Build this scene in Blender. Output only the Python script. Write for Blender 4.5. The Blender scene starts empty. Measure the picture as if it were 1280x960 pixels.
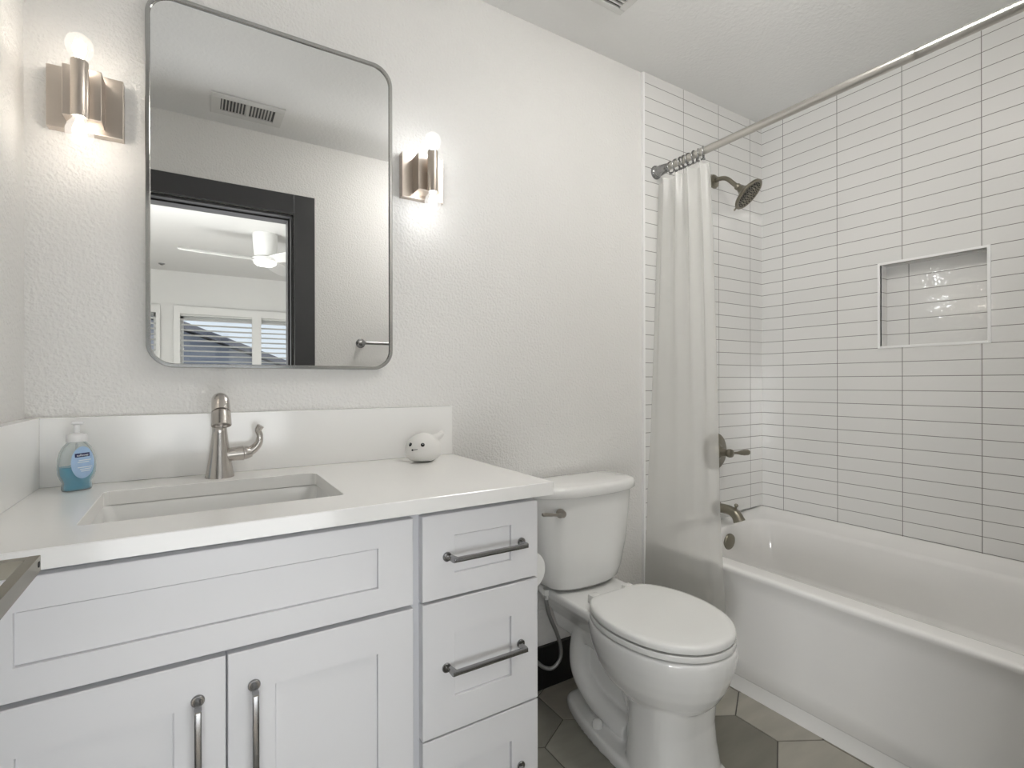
import bpy, bmesh, math, random
from mathutils import Vector, Matrix
random.seed(4)
S = bpy.context.scene
COL = S.collection
PI = math.pi

# ------------------------------------------------------------------ camera
CAM_H = 1.1021
cd = bpy.data.cameras.new('camera')
cam = bpy.data.objects.new('camera', cd); COL.objects.link(cam)
cd.sensor_width = 36.0
cd.lens = 634.79 / 1280 * 36.0
cd.shift_y = -(480 - 477.678) / 1280
cd.clip_start = 0.02
cam.matrix_world = (Matrix.Translation((0, -1.5, CAM_H)) @ Matrix.Rotation(math.radians(-31.9476), 4, 'Z')
                    @ Matrix.Rotation(PI / 2, 4, 'X') @ Matrix.Rotation(math.radians(-0.1223), 4, 'Z'))
S.camera = cam

# ------------------------------------------------------------------ colour management, sky, lights
S.view_settings.view_transform = 'Standard'
S.view_settings.look = 'None'
S.view_settings.gamma = 1
S.view_settings.use_curve_mapping = False
S.view_settings.exposure = -0.07
W = bpy.data.worlds.new('sky'); S.world = W; W.use_nodes = True
bg = W.node_tree.nodes['Background']
bg.inputs[0].default_value = (0.80, 0.90, 1.0, 1)
bg.inputs[1].default_value = 1.1

def area_light(name, loc, rot, size, power, color=(1, 1, 1), size_y=None, shape=None):
    l = bpy.data.lights.new(name, 'AREA'); l.energy = power; l.color = color; l.size = size
    if size_y: l.shape = 'RECTANGLE'; l.size_y = size_y
    if shape: l.shape = shape
    o = bpy.data.objects.new(name, l); COL.objects.link(o); o.location = loc; o.rotation_euler = rot
    return o
# fill panels added unseen in the bedroom, standing in for daylight through the doorway
area_light('bedroom_low_fill', (0.15, -2.60, 0.60), (math.radians(118), 0, 0), 2.0, 26, (0.94, 0.97, 1.0), size_y=0.8)  # low frontal fill, kept below what the mirror shows
area_light('bedroom_upward_fill', (0.3, -3.6, 0.25), (math.radians(180), 0, 0), 2.6, 7, (0.97, 0.98, 1.0), size_y=2.6)  # upward fill added to brighten the bedroom ceiling
area_light('bedroom_side_fill', (-1.60, -2.15, 0.75), (math.radians(104), 0, math.radians(-68)), 1.1, 100, (0.98, 0.99, 1.0), size_y=1.1)  # side fill added to brighten the toilet, tub and right-hand tiles
FILL_LAMP = 23     # emission strength of the added, unseen ceiling lamp's diffuser
sun = bpy.data.lights.new('sun', 'SUN'); sun.energy = 3.0; sun.angle = math.radians(1); sun.color = (1, .97, .92)
so = bpy.data.objects.new('sun', sun); COL.objects.link(so); so.rotation_euler = (math.radians(-20), math.radians(25), 0)
BULB_L = 50       # emission strength of the small glowing cores of the sconce bulbs

# ------------------------------------------------------------------ materials
def new_mat(name):
    m = bpy.data.materials.new(name); m.use_nodes = True
    nt = m.node_tree
    return m, nt, nt.nodes['Principled BSDF']
def lin(c):
    return tuple((x / 12.92 if x <= .04045 else ((x + .055) / 1.055) ** 2.4) for x in c)
def P(name, rgb, rough=.5, metal=0.0, bump=None, coat=0, spec=None, trans=0, ior=None, var=None, bdist=.001):
    m, nt, b = new_mat(name)
    c = lin(rgb) + (1,)
    b.inputs['Base Color'].default_value = c
    b.inputs['Roughness'].default_value = rough
    b.inputs['Metallic'].default_value = metal
    b.inputs['Coat Weight'].default_value = coat
    if coat: b.inputs['Coat Roughness'].default_value = .05
    if spec is not None: b.inputs['Specular IOR Level'].default_value = spec
    if trans: b.inputs['Transmission Weight'].default_value = trans
    if ior: b.inputs['IOR'].default_value = ior
    tc = nt.nodes.new('ShaderNodeTexCoord')
    if bump:
        n = nt.nodes.new('ShaderNodeTexNoise'); n.inputs['Scale'].default_value = bump[0]
        n.inputs['Detail'].default_value = bump[2] if len(bump) > 2 else 2
        bp = nt.nodes.new('ShaderNodeBump'); bp.inputs['Strength'].default_value = bump[1]
        bp.inputs['Distance'].default_value = bdist
        nt.links.new(tc.outputs['Object'], n.inputs['Vector'])
        nt.links.new(n.outputs['Fac'], bp.inputs['Height'])
        nt.links.new(bp.outputs['Normal'], b.inputs['Normal'])
    # gentle procedural tone variation of the material itself
    v = var if var else (6, .015)
    n2 = nt.nodes.new('ShaderNodeTexNoise'); n2.inputs['Scale'].default_value = v[0]
    mp = nt.nodes.new('ShaderNodeMapRange'); mp.inputs['To Min'].default_value = 1 - v[1]; mp.inputs['To Max'].default_value = 1 + v[1]
    mx = nt.nodes.new('ShaderNodeVectorMath'); mx.operation = 'SCALE'
    mx.inputs[0].default_value = c[:3]
    nt.links.new(tc.outputs['Object'], n2.inputs['Vector'])
    nt.links.new(n2.outputs['Fac'], mp.inputs['Value'])
    nt.links.new(mp.outputs['Result'], mx.inputs['Scale'])
    nt.links.new(mx.outputs[0], b.inputs['Base Color'])
    return m

M = {}
M['wall'] = P('orange_peel_paint', (.925, .92, .908), .5, bump=(125, 1.0, 1.5), bdist=.0032)
M['ceiling'] = P('ceiling_paint', (.94, .94, .935), .7, bump=(80, .6, 2), bdist=.003)
M['smoothwall'] = P('smooth_wall_paint', (.88, .88, .87), .6)
M['quartz'] = P('white_quartz', (.985, .982, .972), .14, var=(4, .02))
M['cab'] = P('white_cabinet_paint', (.945, .945, .952), .35)
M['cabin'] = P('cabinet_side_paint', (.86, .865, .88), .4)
M['porc'] = P('white_porcelain', (.945, .945, .937), .07, coat=.5)
M['seat'] = P('white_seat_plastic', (.95, .95, .94), .18)
M['tub'] = P('white_tub_acrylic', (.945, .94, .93), .12, coat=.3)
M['nickel'] = P('brushed_nickel', (.66, .64, .61), .28, 1.0, bump=(400, .05))
M['faucet'] = P('brushed_nickel_faucet', (.78, .76, .74), .25, 1.0, bump=(400, .05))
M['sconce'] = P('champagne_nickel', (.82, .78, .74), .33, 1.0, bump=(300, .05))
M['pull'] = P('dark_nickel_pull', (.60, .60, .60), .22, 1.0)
M['bronze'] = P('brushed_bronze_nickel', (.56, .54, .49), .33, 1.0, bump=(300, .08))
M['darkhole'] = P('dark_recess', (.10, .10, .10), .6)
M['rodm'] = P('satin_rod_metal', (.80, .79, .77), .28, 1.0)
M['frame'] = P('polished_mirror_frame', (.72, .72, .71), .18, 1.0)
M['black'] = P('black_baseboard_paint', (.03, .03, .03), .45)
M['casing'] = P('charcoal_door_paint', (.25, .25, .255), .38)
M['trimw'] = P('white_metal_edge', (.98, .98, .975), .22)
M['white'] = P('white_plastic', (.90, .90, .89), .35)
M['vent'] = P('white_vent_metal', (.87, .87, .86), .4)
M['grout'] = P('floor_grout', (.36, .35, .33), .85, bump=(300, .3))
M['paper'] = P('toilet_paper', (.93, .93, .92), .95, bump=(250, .4))
M['toy'] = P('white_soft_rubber', (.93, .925, .91), .5)
M['toyblack'] = P('black_print', (.04, .04, .04), .3)
M['carpet'] = P('beige_carpet', (.62, .58, .53), .95, bump=(200, .5))
M['roof'] = P('grey_roof_shingle', (.36, .37, .41), .9, bump=(12, .5), var=(8, .25))
M['stucco'] = P('pale_stucco', (.56, .58, .63), .9, bump=(30, .3))
M['lawn'] = P('dry_ground', (.40, .40, .34), .95, var=(3, .2))
M['hose'] = P('braided_steel', (.66, .66, .66), .35, .9, bump=(900, .6))
M['pumpw'] = P('white_pump_plastic', (.93, .93, .93), .3)
M['label'] = P('pale_blue_label', (.68, .80, .93), .4, var=(70, .10))
M['navy'] = P('navy_label_band', (.07, .08, .33), .4)
M['ink'] = P('white_label_ink', (.93, .95, .98), .4)
M['inkgrey'] = P('blue_label_ink', (.42, .55, .80), .4)

def mirror_mat():
    m, nt, b = new_mat('mirror_silver')
    b.inputs['Base Color'].default_value = (.90, .905, .90, 1); b.inputs['Metallic'].default_value = 1; b.inputs['Roughness'].default_value = 0
    return m
M['mirror'] = mirror_mat()
def glass(name, col, rough=0.0, ior=1.45):
    m, nt, b = new_mat(name)
    b.inputs['Base Color'].default_value = lin(col) + (1,); b.inputs['Roughness'].default_value = rough
    b.inputs['Transmission Weight'].default_value = 1; b.inputs['IOR'].default_value = ior
    return m
def clear_plastic():
    m, nt, b = new_mat('clear_bottle_plastic')
    t = nt.nodes.new('ShaderNodeBsdfTransparent'); t.inputs[0].default_value = (.93, .96, .96, 1)
    b.inputs['Base Color'].default_value = (.75, .80, .80, 1); b.inputs['Roughness'].default_value = .08
    fr = nt.nodes.new('ShaderNodeLayerWeight'); fr.inputs[0].default_value = .35
    mp = nt.nodes.new('ShaderNodeMapRange'); mp.inputs['To Min'].default_value = .12; mp.inputs['To Max'].default_value = .75
    mx = nt.nodes.new('ShaderNodeMixShader')
    nt.links.new(fr.outputs['Facing'], mp.inputs['Value']); nt.links.new(mp.outputs[0], mx.inputs[0])
    nt.links.new(t.outputs[0], mx.inputs[1]); nt.links.new(b.outputs[0], mx.inputs[2]); nt.links.new(mx.outputs[0], nt.nodes['Material Output'].inputs[0])
    return m
M['clear'] = clear_plastic()
M['soap'] = P('blue_liquid_soap', (.33, .66, .78), .12)
M['soapclear'] = P('greenish_bottle_base', (.42, .62, .66), .12, trans=.5, ior=1.3)
def thin_glass():
    m, nt, b = new_mat('window_glass')
    t = nt.nodes.new('ShaderNodeBsdfTransparent'); g = nt.nodes.new('ShaderNodeBsdfGlossy'); g.inputs['Roughness'].default_value = 0
    mx = nt.nodes.new('ShaderNodeMixShader'); mx.inputs[0].default_value = .06
    nt.links.new(t.outputs[0], mx.inputs[1]); nt.links.new(g.outputs[0], mx.inputs[2])
    nt.links.new(mx.outputs[0], nt.nodes['Material Output'].inputs[0])
    return m
M['wglass'] = thin_glass()
def emit(name, col, st):
    m, nt, b = new_mat(name)
    b.inputs['Base Color'].default_value = col + (1,)
    b.inputs['Emission Color'].default_value = col + (1,); b.inputs['Emission Strength'].default_value = st
    return m
M['bulbw'] = emit('warm_glowing_bulb', (1.0, .91, .80), BULB_L)
M['bulbc'] = emit('white_glowing_bulb', (.97, .985, 1.0), BULB_L)
M['lampglow'] = emit('lamp_diffuser', (1.0, .98, .95), 3.5)
M['filldome'] = emit('fill_lamp_dome', (1.0, .975, .94), FILL_LAMP)
def bulb_glass(name, col):
    m, nt, b = new_mat(name)
    out = nt.nodes['Material Output']
    t = nt.nodes.new('ShaderNodeBsdfTransparent')
    e = nt.nodes.new('ShaderNodeEmission'); e.inputs[0].default_value = col + (1,); e.inputs[1].default_value = 1.6
    g = nt.nodes.new('ShaderNodeBsdfGlossy'); g.inputs['Roughness'].default_value = .03
    a = nt.nodes.new('ShaderNodeMixShader'); a.inputs[0].default_value = .28
    c = nt.nodes.new('ShaderNodeMixShader'); c.inputs[0].default_value = .08
    nt.links.new(t.outputs[0], a.inputs[1]); nt.links.new(e.outputs[0], a.inputs[2])
    nt.links.new(a.outputs[0], c.inputs[1]); nt.links.new(g.outputs[0], c.inputs[2])
    nt.links.new(c.outputs[0], out.inputs[0])
    return m
M['globew'] = bulb_glass('warm_lit_globe_glass', (1.0, .93, .85)); M['globec'] = bulb_glass('lit_globe_glass', (1.0, .99, .97))

def curtain_mat():
    m, nt, b = new_mat('frosted_vinyl')
    out = nt.nodes['Material Output']
    t = nt.nodes.new('ShaderNodeBsdfTransparent'); t.inputs[0].default_value = (.97, .97, .95, 1)
    tl = nt.nodes.new('ShaderNodeBsdfTranslucent'); tl.inputs[0].default_value = (.98, .98, .96, 1)
    b.inputs['Base Color'].default_value = (.94, .94, .92, 1); b.inputs['Roughness'].default_value = .14
    m1 = nt.nodes.new('ShaderNodeMixShader'); m1.inputs[0].default_value = .5
    m2 = nt.nodes.new('ShaderNodeMixShader'); m2.inputs[0].default_value = .46
    nt.links.new(b.outputs[0], m1.inputs[1]); nt.links.new(tl.outputs[0], m1.inputs[2])
    nt.links.new(m1.outputs[0], m2.inputs[1]); nt.links.new(t.outputs[0], m2.inputs[2])
    nt.links.new(m2.outputs[0], out.inputs[0])
    return m
M['curtain'] = curtain_mat()

TW, TH = .2425, .058     # tile module
def tile_mat(name, axis, u0, wav=1.0):
    """stacked glossy wall tiles; axis 0: along +x from u0, axis 1: along -y from u0"""
    m, nt, b = new_mat(name)
    N = nt.nodes; L = nt.links
    tc = N.new('ShaderNodeTexCoord'); sp = N.new('ShaderNodeSeparateXYZ'); L.new(tc.outputs['Object'], sp.inputs[0])
    cb = N.new('ShaderNodeCombineXYZ')
    a = N.new('ShaderNodeMath'); a.operation = 'MULTIPLY_ADD'
    a.inputs[1].default_value = 1 if axis == 0 else -1
    a.inputs[2].default_value = (-u0 if axis == 0 else u0) + TW * 20
    L.new(sp.outputs[axis], a.inputs[0])
    z = N.new('ShaderNodeMath'); z.operation = 'SUBTRACT'; z.inputs[1].default_value = .485 - TH * 20; L.new(sp.outputs[2], z.inputs[0])
    L.new(a.outputs[0], cb.inputs[0]); L.new(z.outputs[0], cb.inputs[1])
    br = N.new('ShaderNodeTexBrick'); br.offset = 0; br.squash = 1
    br.inputs['Scale'].default_value = 1; br.inputs['Brick Width'].default_value = TW; br.inputs['Row Height'].default_value = TH
    br.inputs['Mortar Size'].default_value = .0013; br.inputs['Mortar Smooth'].default_value = .1; br.inputs['Bias'].default_value = 0
    br.inputs['Color1'].default_value = lin((.925, .922, .912)) + (1,)
    br.inputs['Color2'].default_value = lin((.912, .91, .90)) + (1,)
    br.inputs['Mortar'].default_value = lin((.50, .49, .475)) + (1,)
    L.new(cb.outputs[0], br.inputs['Vector'])
    L.new(br.outputs['Color'], b.inputs['Base Color'])
    rg = N.new('ShaderNodeMapRange'); rg.inputs['To Min'].default_value = .045; rg.inputs['To Max'].default_value = .8
    L.new(br.outputs['Fac'], rg.inputs['Value']); L.new(rg.outputs[0], b.inputs['Roughness'])
    b.inputs['IOR'].default_value = 1.75
    # wavy hand-made glaze, pillowed edges
    n = N.new('ShaderNodeTexNoise'); n.inputs['Scale'].default_value = 62; n.inputs['Detail'].default_value = .8
    L.new(tc.outputs['Object'], n.inputs['Vector'])
    b2 = N.new('ShaderNodeTexBrick'); b2.offset = 0; b2.squash = 1
    b2.inputs['Scale'].default_value = 1; b2.inputs['Brick Width'].default_value = TW; b2.inputs['Row Height'].default_value = TH
    b2.inputs['Mortar Size'].default_value = .006; b2.inputs['Mortar Smooth'].default_value = 1
    L.new(cb.outputs[0], b2.inputs['Vector'])
    bp = N.new('ShaderNodeBump'); bp.inputs['Strength'].default_value = wav; bp.inputs['Distance'].default_value = .00055
    L.new(n.outputs['Fac'], bp.inputs['Height'])
    bq = N.new('ShaderNodeBump'); bq.invert = True; bq.inputs['Strength'].default_value = .5; bq.inputs['Distance'].default_value = .0005
    L.new(b2.outputs['Fac'], bq.inputs['Height']); L.new(bp.outputs['Normal'], bq.inputs['Normal'])
    L.new(bq.outputs['Normal'], b.inputs['Normal'])
    return m
M['tileback'] = tile_mat('stacked_tile_end_wall', 0, 1.5755)
M['tileright'] = tile_mat('stacked_tile_long_wall', 1, -.1175)

def floor_tile_mat():
    m, nt, b = new_mat('hexagon_porcelain')
    N = nt.nodes; L = nt.links
    at = N.new('ShaderNodeAttribute'); at.attribute_name = 'tone'
    tc = N.new('ShaderNodeTexCoord'); mp = N.new('ShaderNodeMapping'); mp.inputs['Scale'].default_value = (3, 14, 1); mp.inputs['Rotation'].default_value = (0, 0, .5)
    n = N.new('ShaderNodeTexNoise'); n.inputs['Scale'].default_value = 1.2; n.inputs['Detail'].default_value = 4
    L.new(tc.outputs['Object'], mp.inputs[0]); L.new(mp.outputs[0], n.inputs['Vector'])
    r = N.new('ShaderNodeMapRange'); r.inputs['From Min'].default_value = .3; r.inputs['From Max'].default_value = .7; r.inputs['To Min'].default_value = .88; r.inputs['To Max'].default_value = 1.12
    L.new(n.outputs['Fac'], r.inputs['Value'])
    v = N.new('ShaderNodeVectorMath'); v.operation = 'SCALE'
    L.new(at.outputs['Color'], v.inputs[0]); L.new(r.outputs[0], v.inputs['Scale']); L.new(v.outputs[0], b.inputs['Base Color'])
    b.inputs['Roughness'].default_value = .38
    return m
M['hex'] = floor_tile_mat()

# ------------------------------------------------------------------ mesh helpers
def catmull(pts, n=8, closed=False):
    out = []; m = len(pts)
    P_ = [Vector(p) for p in pts]
    rng = range(m) if closed else range(m - 1)
    for i in rng:
        p0 = P_[(i - 1) % m] if (closed or i > 0) else P_[0]
        p1 = P_[i]; p2 = P_[(i + 1) % m]
        p3 = P_[(i + 2) % m] if (closed or i + 2 < m) else P_[-1]
        for k in range(n):
            t = k / n
            out.append(.5 * ((2 * p1) + (-p0 + p2) * t + (2 * p0 - 5 * p1 + 4 * p2 - p3) * t * t + (-p0 + 3 * p1 - 3 * p2 + p3) * t ** 3))
    if not closed: out.append(P_[-1])
    return out

class MB:
    def __init__(s): s.bm = bmesh.new()
    def box(s, x0, x1, y0, y1, z0, z1, bev=0, seg=2):
        b = s.bm
        vs = [b.verts.new((x, y, z)) for x in (x0, x1) for y in (y0, y1) for z in (z0, z1)]
        F = [(0, 1, 3, 2), (4, 6, 7, 5), (0, 4, 5, 1), (2, 3, 7, 6), (0, 2, 6, 4), (1, 5, 7, 3)]
        fs = [b.faces.new([vs[i] for i in f]) for f in F]
        if bev:
            es = list({e for f in fs for e in f.edges})
            bmesh.ops.bevel(b, geom=es, offset=bev, segments=seg, profile=.5, affect='EDGES')
        return s
    def quad(s, *pts):
        s.bm.faces.new([s.bm.verts.new(p) for p in pts]); return s
    def loft(s, rings, cap=True, close_ring=True):
        b = s.bm; R = [[b.verts.new(p) for p in r] for r in rings]; n = len(R[0])
        for i in range(len(R) - 1):
            for j in range(n if close_ring else n - 1):
                k = (j + 1) % n
                try: b.faces.new((R[i][j], R[i][k], R[i + 1][k], R[i + 1][j]))
                except ValueError: pass
        if cap is True or cap == 'both':
            b.faces.new(list(reversed(R[0]))); b.faces.new(R[-1])
        elif cap == 'end': b.faces.new(R[-1])
        elif cap == 'start': b.faces.new(list(reversed(R[0])))
        return s
    def tube(s, path, rad, seg=16, cap=True, closed=False):
        pts = [Vector(p) for p in path]; n = len(pts)
        rs = rad if isinstance(rad, (list, tuple)) else [rad] * n
        t0 = (pts[1] - pts[0]).normalized()
        ref = Vector((0, 0, 1)) if abs(t0.z) < .9 else Vector((1, 0, 0))
        u = t0.cross(ref).normalized(); rings = []
        for i, p in enumerate(pts):
            if closed: t = (pts[(i + 1) % n] - pts[i - 1]).normalized()
            elif i == 0: t = t0
            elif i == n - 1: t = (pts[-1] - pts[-2]).normalized()
            else: t = (pts[i + 1] - pts[i - 1]).normalized()
            u = (u - t * u.dot(t)).normalized(); v = t.cross(u)
            rings.append([p + (u * math.cos(2 * PI * k / seg) + v * math.sin(2 * PI * k / seg)) * rs[i] for k in range(seg)])
        if closed: rings.append(rings[0]); return s.loft(rings, cap=False)
        return s.loft(rings, cap=cap)
    def lathe(s, prof, origin, axis=(0, 0, 1), seg=32, cap=True):
        """prof: list of (radius, distance along axis)"""
        a = Vector(axis).normalized(); ref = Vector((0, 0, 1)) if abs(a.z) < .9 else Vector((1, 0, 0))
        u = a.cross(ref).normalized(); v = a.cross(u); o = Vector(origin)
        rings = [[o + a * h + (u * math.cos(2 * PI * k / seg) + v * math.sin(2 * PI * k / seg)) * max(r, 1e-5) for k in range(seg)] for r, h in prof]
        return s.loft(rings, cap=cap)
    def ball(s, c, r, sc=(1, 1, 1), u=24, v=16):
        mtx = Matrix.Translation(c) @ Matrix.Diagonal((sc[0], sc[1], sc[2], 1))
        bmesh.ops.create_uvsphere(s.bm, u_segments=u, v_segments=v, radius=r, matrix=mtx); return s
    def build(s, name, mat, parent=None, smooth=True, bevel=0, subsurf=0, angle=40):
        bmesh.ops.remove_doubles(s.bm, verts=s.bm.verts, dist=1e-6)
        bmesh.ops.recalc_face_normals(s.bm, faces=s.bm.faces)
        me = bpy.data.meshes.new(name); s.bm.to_mesh(me); s.bm.free()
        me.materials.append(mat)
        o = bpy.data.objects.new(name, me); COL.objects.link(o)
        if parent: o.parent = parent; o.matrix_parent_inverse = Matrix.Identity(4); shift(o, parent)
        if bevel:
            bv = o.modifiers.new('bevel', 'BEVEL'); bv.width = bevel; bv.segments = 2; bv.limit_method = 'ANGLE'; bv.angle_limit = math.radians(35)
        if subsurf:
            ss = o.modifiers.new('subsurf', 'SUBSURF'); ss.levels = subsurf; ss.render_levels = subsurf
        if smooth:
            for p in me.polygons: p.use_smooth = True
            if hasattr(me, 'set_sharp_from_angle'): me.set_sharp_from_angle(angle=math.radians(angle))
        return o
def world_origin(o):
    v = Vector((0, 0, 0))
    while o: v += o.location; o = o.parent
    return v
def shift(o, parent):
    """meshes are modelled in world coordinates; move them into the parent's frame"""
    w = world_origin(parent)
    if w.length: o.data.transform(Matrix.Translation(-w))
def tag(o, label=None, cat=None, group=None, kind=None):
    if label: o['label'] = label
    if cat: o['category'] = cat
    if group: o['group'] = group
    if kind: o['kind'] = kind
    return o
def thing(name, label, cat, loc=(0, 0, 0), group=None):
    o = bpy.data.objects.new(name, None); COL.objects.link(o); o.location = loc; o.empty_display_size = .05
    return tag(o, label, cat, group)
def struct(o): o['kind'] = 'structure'; return o

def rrect(x0, x1, y0, y1, r, n=6):
    """rounded rectangle, counter-clockwise, list of (x, y)"""
    out = []
    for cx, cy, a0 in ((x1 - r, y1 - r, 0), (x0 + r, y1 - r, PI / 2), (x0 + r, y0 + r, PI), (x1 - r, y0 + r, 3 * PI / 2)):
        for k in range(n + 1):
            a = a0 + PI / 2 * k / n; out.append((cx + r * math.cos(a), cy + r * math.sin(a)))
    return out

# ------------------------------------------------------------------ room dimensions
XL, XR, ZC = -.316, 2.400, 2.383
YF = -1.430                 # inner face of the wall with the doorway
DX0, DX1, DZ = -.278, .440, 1.985   # doorway
# ------------------------------------------------------------------ setting: bathroom
# floor: hexagon tiles (real edges and grout), clipped to the room
def hex_floor():
    s = .1432; w = s * math.sqrt(3); h = .0016
    bm = bmesh.new(); lay = bm.loops.layers.color.new('tone')
    x0, y0 = 1.5135, -.465       # top end of an edge running along y
    for j in range(-9, 5):
        for i in range(-13, 6):
            cx = x0 + (i + .5 + (.5 if j % 2 else 0)) * w; cy = y0 - s / 2 + j * 1.5 * s
            if cx < XL - .3 or cx > XR + .3 or cy < -1.8 or cy > .3: continue
            rr = random.Random(i * 31 + j * 7)
            base = rr.choice([(.78, .775, .75), (.74, .735, .71), (.81, .80, .775), (.83, .82, .795), (.79, .78, .755)])
            if (i, j) == (-1, 0): base = (.72, .712, .685)
            c = lin(base) + (1,)
            def ring(r, z): return [(cx + r * math.sin(PI / 3 * k), cy + r * math.cos(PI / 3 * k), z) for k in range(6)]
            A = [bm.verts.new(p) for p in ring(s - .0022, -.004)]; B = [bm.verts.new(p) for p in ring(s - .0024, -.0008)]; Cc = [bm.verts.new(p) for p in ring(s - .0036, 0)]
            fs = [bm.faces.new(list(reversed(Cc)))]
            for a, b in ((A, B), (B, Cc)):
                for k in range(6): fs.append(bm.faces.new((a[k], a[(k + 1) % 6], b[(k + 1) % 6], b[k])))
            for f in fs:
                for l in f.loops: l[lay] = c
    for co, no in (((XL, 0, 0), (-1, 0, 0)), ((XR, 0, 0), (1, 0, 0)), ((0, 0, 0), (0, 1, 0)), ((0, YF - .06, 0), (0, -1, 0))):
        bmesh.ops.bisect_plane(bm, geom=bm.verts[:] + bm.edges[:] + bm.faces[:], plane_co=co, plane_no=no, clear_outer=True)
    bmesh.ops.recalc_face_normals(bm, faces=bm.faces)
    me = bpy.data.meshes.new('tiles'); bm.to_mesh(me); bm.free(); me.materials.append(M['hex'])
    return me
fl = struct(MB().box(XL - .1, XR + .2, YF - .06, .1, -.10, -.0025).build('floor', M['grout'], smooth=False))
ft = bpy.data.objects.new('floor_tiles', hex_floor()); COL.objects.link(ft); ft.parent = fl

struct(MB().box(XL - .1, XR + .2, YF - .12, .1, ZC, ZC + .1).build('ceiling', M['ceiling'], smooth=False))
wb = struct(MB().box(XL - .1, XR + .2, 0, .1, -.1, ZC).build('wall_back', M['wall'], smooth=False))
MB().box(1.577, XR, -.010, .002, .485, ZC).build('tile_panel', M['tileback'], wb, smooth=False)
struct(MB().box(XL - .1, XL, YF - .12, 0, -.1, ZC).build('wall_left', M['wall'], smooth=False))
wf = MB()
wf.box(XL, DX0, YF - .12, YF, -.1, ZC); wf.box(DX1, XR + .2, YF - .12, YF, -.1, ZC); wf.box(DX0, DX1, YF - .12, YF, DZ, ZC)
struct(wf.build('wall_front', M['wall'], smooth=False))
# long tiled wall with recessed niche
NY0, NY1, NZ0, NZ1, ND = -.526, -.861, .485 + TH * 13 + .008, .485 + TH * 19 - .008, .062
wr = MB()
wr.box(XR + .07, XR + .2, YF, 0, -.1, ZC)
wr.box(XR, XR + .07, NY0, 0, -.1, ZC); wr.box(XR, XR + .07, YF, NY1, -.1, ZC)
wr.box(XR, XR + .07, NY1, NY0, -.1, NZ0); wr.box(XR, XR + .07, NY1, NY0, NZ1, ZC)
wr.quad((XR + ND, NY0, NZ0), (XR + ND, NY1, NZ0), (XR + ND, NY1, NZ1), (XR + ND, NY0, NZ1))
struct(wr.build('wall_right', M['tileright'], smooth=False))
# bright metal edging round the niche and up the tile edge
nt_ = MB(); e = .009
for a in ((NY0, NY0 + e, NZ0 - e, NZ1 + e), (NY1 - e, NY1, NZ0 - e, NZ1 + e), (NY1, NY0, NZ1, NZ1 + e), (NY1, NY0, NZ0 - e, NZ0)):
    nt_.box(XR - .004, XR + .012, a[0], a[1], a[2], a[3])
struct(nt_.build('trim_2', M['trimw'], smooth=False, bevel=.001))
struct(MB().box(1.567, 1.577, -.013, 0, .0, ZC - .001).build('trim_1', M['trimw'], smooth=False, bevel=.001))
struct(MB().box(.70, 1.567, -.014, 0, 0, .152).build('baseboard_back', M['black'], bevel=.002))
struct(MB().box(.552, 1.60, YF, YF + .014, 0, .152).build('baseboard_front', M['black'], bevel=.002))
# dark door casing and jambs
dc = MB(); cw = .105
for ys in ((YF, YF + .014), (YF - .134, YF - .12)):
    dc.box(DX1 + .004, DX1 + cw, ys[0], ys[1], 0, DZ + cw, .002); dc.box(XL + .002 if ys[0] == YF else DX0 - cw, DX0 - .004, ys[0], ys[1], 0, DZ + cw, .002)
    dc.box(DX0 - .004, DX1 + .004, ys[0], ys[1], DZ + .004, DZ + cw, .002)
dc.box(DX1 - .012, DX1 + .004, YF - .12, YF, 0, DZ, .001); dc.box(DX0 - .004, DX0 + .012, YF - .12, YF, 0, DZ, .001); dc.box(DX0, DX1, YF - .12, YF, DZ - .012, DZ + .004, .001)
dc.box(DX1 - .020, DX1 - .012, YF - .12, YF - .045, 0, DZ - .012); dc.box(DX0 + .012, DX1 - .012, YF - .12, YF - .045, DZ - .020, DZ - .012)
struct(dc.build('trim_3', M['casing'], smooth=False))
# the open door, folded back along the left wall, and its lever
door = struct(bpy.data.objects.new('door_1', None)); COL.objects.link(door); door.location = (DX0 + .035, YF + .02, 0)
dl = MB(); dx0, dx1, dy0, dy1 = -.262, -.227, YF + .022, -.640
dl.box(dx0, dx1 - .008, dy0, dy1, .01, 1.965)
for (a, b, c, d) in ((dy0, dy0 + .11, .01, 1.965), (dy1 - .11, dy1, .01, 1.965), (dy0 + .11, dy1 - .11, 1.855, 1.965), (dy0 + .11, dy1 - .11, .01, .20), (dy0 + .11, dy1 - .11, .95, 1.06)):
    dl.box(dx1 - .008, dx1, a, b, c, d)
dl.build('door_leaf', M['casing'], door, smooth=False, bevel=.001)
# square lever: plate on the door, neck, flat grip along the door
hz = .888; hx = -.1565
hd = MB(); hd.box(dx1, dx1 + .007, -.727, -.667, hz - .040, hz + .022, .0015)
hd.box(dx1 + .005, hx - .0108, -.7045, -.6905, hz - .0096, hz + .0096)
hd.box(hx - .011, hx, -.842, -.690, hz - .0098, hz + .0098, .0006)
hd.box(dx1 + .028, hx - .0108, -.8415, -.8315, hz - .0096, hz + .0096)
h = hd.build('door_handle', M['bronze'], door, smooth=False); h['label'] = 'square-section bronze lever on the open door'
MB().lathe([(.0036, 0), (.0036, .0006)], (hx, -.699, hz + .001), (1, 0, 0), 16).build('set_screw', M['darkhole'], h)

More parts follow.
